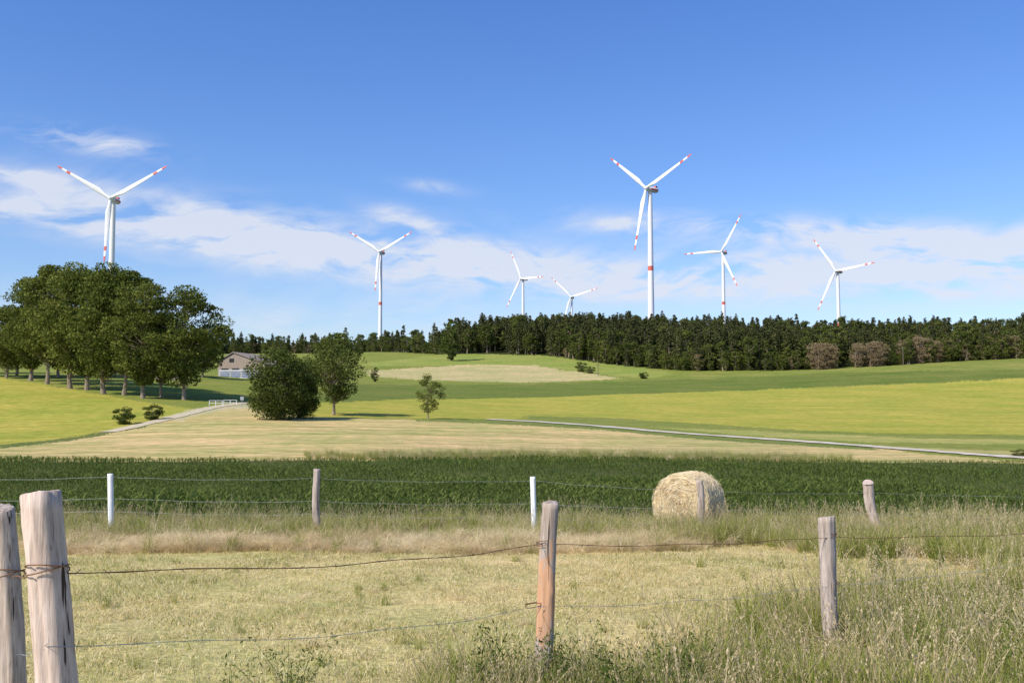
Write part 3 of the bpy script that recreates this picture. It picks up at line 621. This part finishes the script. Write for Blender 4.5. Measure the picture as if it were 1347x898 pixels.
# ---------------------------------------------------------------- far small things
def railing(px0,px1,py,Y):
    m=MB(); x0=0; x1=PX(px1,Y)-PX(px0,Y)
    for a in np.linspace(x0,x1,3): m.tube([(a,0,0),(a,0,1.0)],.05,8,0)
    for z_ in (.5,.95): m.tube([(x0,0,z_),(x1,.02,z_)],.035,8,0)
    return m.mesh('railing',[wP])
for a,b_,yy in ((275,292,176),(294,311,180)):
    x=PX(a,yy); obj('white_railing',railing(a,b_,530,yy),(x,yy,float(H(x,yy))))
mpole=plain('pole_wood',(.17,.13,.1),.85,.2,2)
for px,Y,h in ((1190,505,10),(787,470,6)):
    m=MB(); m.tube([(0,0,0),(0,0,h)],[.2,.14],8,0); m.box((-.8,-.1,h-.9),(.8,.1,h-.7)); 
    for a in (-.7,0,.7): m.tube([(a,0,h-.7),(a,0,h-.45)],.06,6,0)
    x=PX(px,Y); obj('utility_pole',m.mesh('utility_pole',[mpole]),(x,Y,float(H(x,Y))))
x=PX(318,172); m=MB(); m.tube([(0,0,0),(0,0,2.0)],.05,8,0); m.box((-.3,-.05,1.4),(.3,-.02,2.0)); obj('signpost',m.mesh('signpost',[plain('sign_metal',(.35,.36,.38),.5)]),(x,172,float(H(x,172))))
# ---------------------------------------------------------------- light and sky
sd=Vector((-.60,-.50,.74)).normalized(); el=math.asin(sd.z)
sun=bpy.data.objects.new('sun',bpy.data.lights.new('sun','SUN')); S.collection.objects.link(sun)
sun.data.energy=5.0; sun.data.angle=math.radians(.5); sun.data.color=(1,.93,.80); sun.rotation_euler=sd.to_track_quat('Z','Y').to_euler()
w=bpy.data.worlds.new('World'); S.world=w; w.use_nodes=True; nt=w.node_tree; nt.nodes.clear()
sky=N(nt,'ShaderNodeTexSky',sky_type='NISHITA'); sky.sun_disc=False; sky.sun_elevation=el; sky.sun_rotation=math.atan2(sd.x,sd.y); sky.altitude=300; sky.air_density=1.0; sky.dust_density=.6; sky.ozone_density=1.6
tc=N(nt,'ShaderNodeTexCoord'); sp=N(nt,'ShaderNodeSeparateXYZ'); nt.links.new(tc.outputs['Generated'],sp.inputs[0])
Mx=lambda *a,**k: math_(nt,*a,**k)
uY=Mx('ARCTAN2',sp.outputs[0],sp.outputs[1]); E=Mx('ARCSINE',sp.outputs[2])
cb=N(nt,'ShaderNodeCombineXYZ'); nt.links.new(uY,cb.inputs[0]); nt.links.new(E,cb.inputs[1])
v=cb.outputs[0]
warp=noise(nt,mapping(nt,v,(5,9,1)),1,3)
cb2=N(nt,'ShaderNodeCombineXYZ'); nt.links.new(Mx('MULTIPLY_ADD',warp,.10,uY),cb2.inputs[0]); nt.links.new(Mx('MULTIPLY_ADD',warp,.09,E),cb2.inputs[1])
n1_=noise(nt,mapping(nt,cb2.outputs[0],(9,34,1),(0,0,.10)),1,9,.58); n2_=noise(nt,mapping(nt,cb2.outputs[0],(24,75,1),(0,0,.12)),1,7,.6)
def blob(px,py,wx,wy,slope,amp):
    a=math.atan((px-673.5)/F); e=math.atan((540-py)/F*math.cos(a)); 
    da=Mx('SUBTRACT',uY,a); de=Mx('SUBTRACT',Mx('SUBTRACT',E,e),Mx('MULTIPLY',da,slope))
    q=Mx('ADD',Mx('POWER',Mx('ABSOLUTE',Mx('DIVIDE',da,wx/F)),2.0),Mx('POWER',Mx('ABSOLUTE',Mx('DIVIDE',de,wy/F)),2.0))
    return Mx('MULTIPLY',Mx('EXPONENT',Mx('MULTIPLY',q,-1)),amp)
bl=[blob(300,308,280,34,-.14,1.2),blob(620,345,270,28,-.10,1.2),blob(110,181,75,13,-.05,.95),blob(50,285,150,13,-.10,.65),blob(545,293,55,14,-.25,.9),
 blob(570,243,40,8,-.1,.5),blob(1060,303,240,16,-.08,1.1),blob(1150,352,300,30,.0,1.3),blob(890,370,130,16,0,.6),blob(330,420,330,28,0,.45),blob(1340,360,170,30,0,.7),blob(10,225,50,9,0,.45),blob(825,292,40,8,0,.6)]
msum=bl[0]
for b_ in bl[1:]: msum=Mx('ADD',msum,b_)
dens=Mx('ADD',Mx('MULTIPLY',n1_,.85),Mx('MULTIPLY',n2_,.35))
cl=Mx('MULTIPLY',Mx('MULTIPLY',msum,Mx('SUBTRACT',dens,.475)),6.4,clamp=True)
cl=Mx('MULTIPLY',cl,.84,clamp=True)
tint=ramp(nt,E,[(0.0,(1.06,1.05,1.10)),(.10,(.96,1.05,1.27)),(.22,(.76,1.00,1.40)),(.42,(.60,.92,1.50))])
skyc=mix(nt,sky.outputs[0],tint,1.0,'MULTIPLY')
fin=mix(nt,skyc,(6.1,6.4,7.2),cl)
bg=N(nt,'ShaderNodeBackground'); bg.inputs['Strength'].default_value=.125; nt.links.new(fin,bg.inputs['Color'])
wo=N(nt,'ShaderNodeOutputWorld'); nt.links.new(bg.outputs[0],wo.inputs['Surface'])
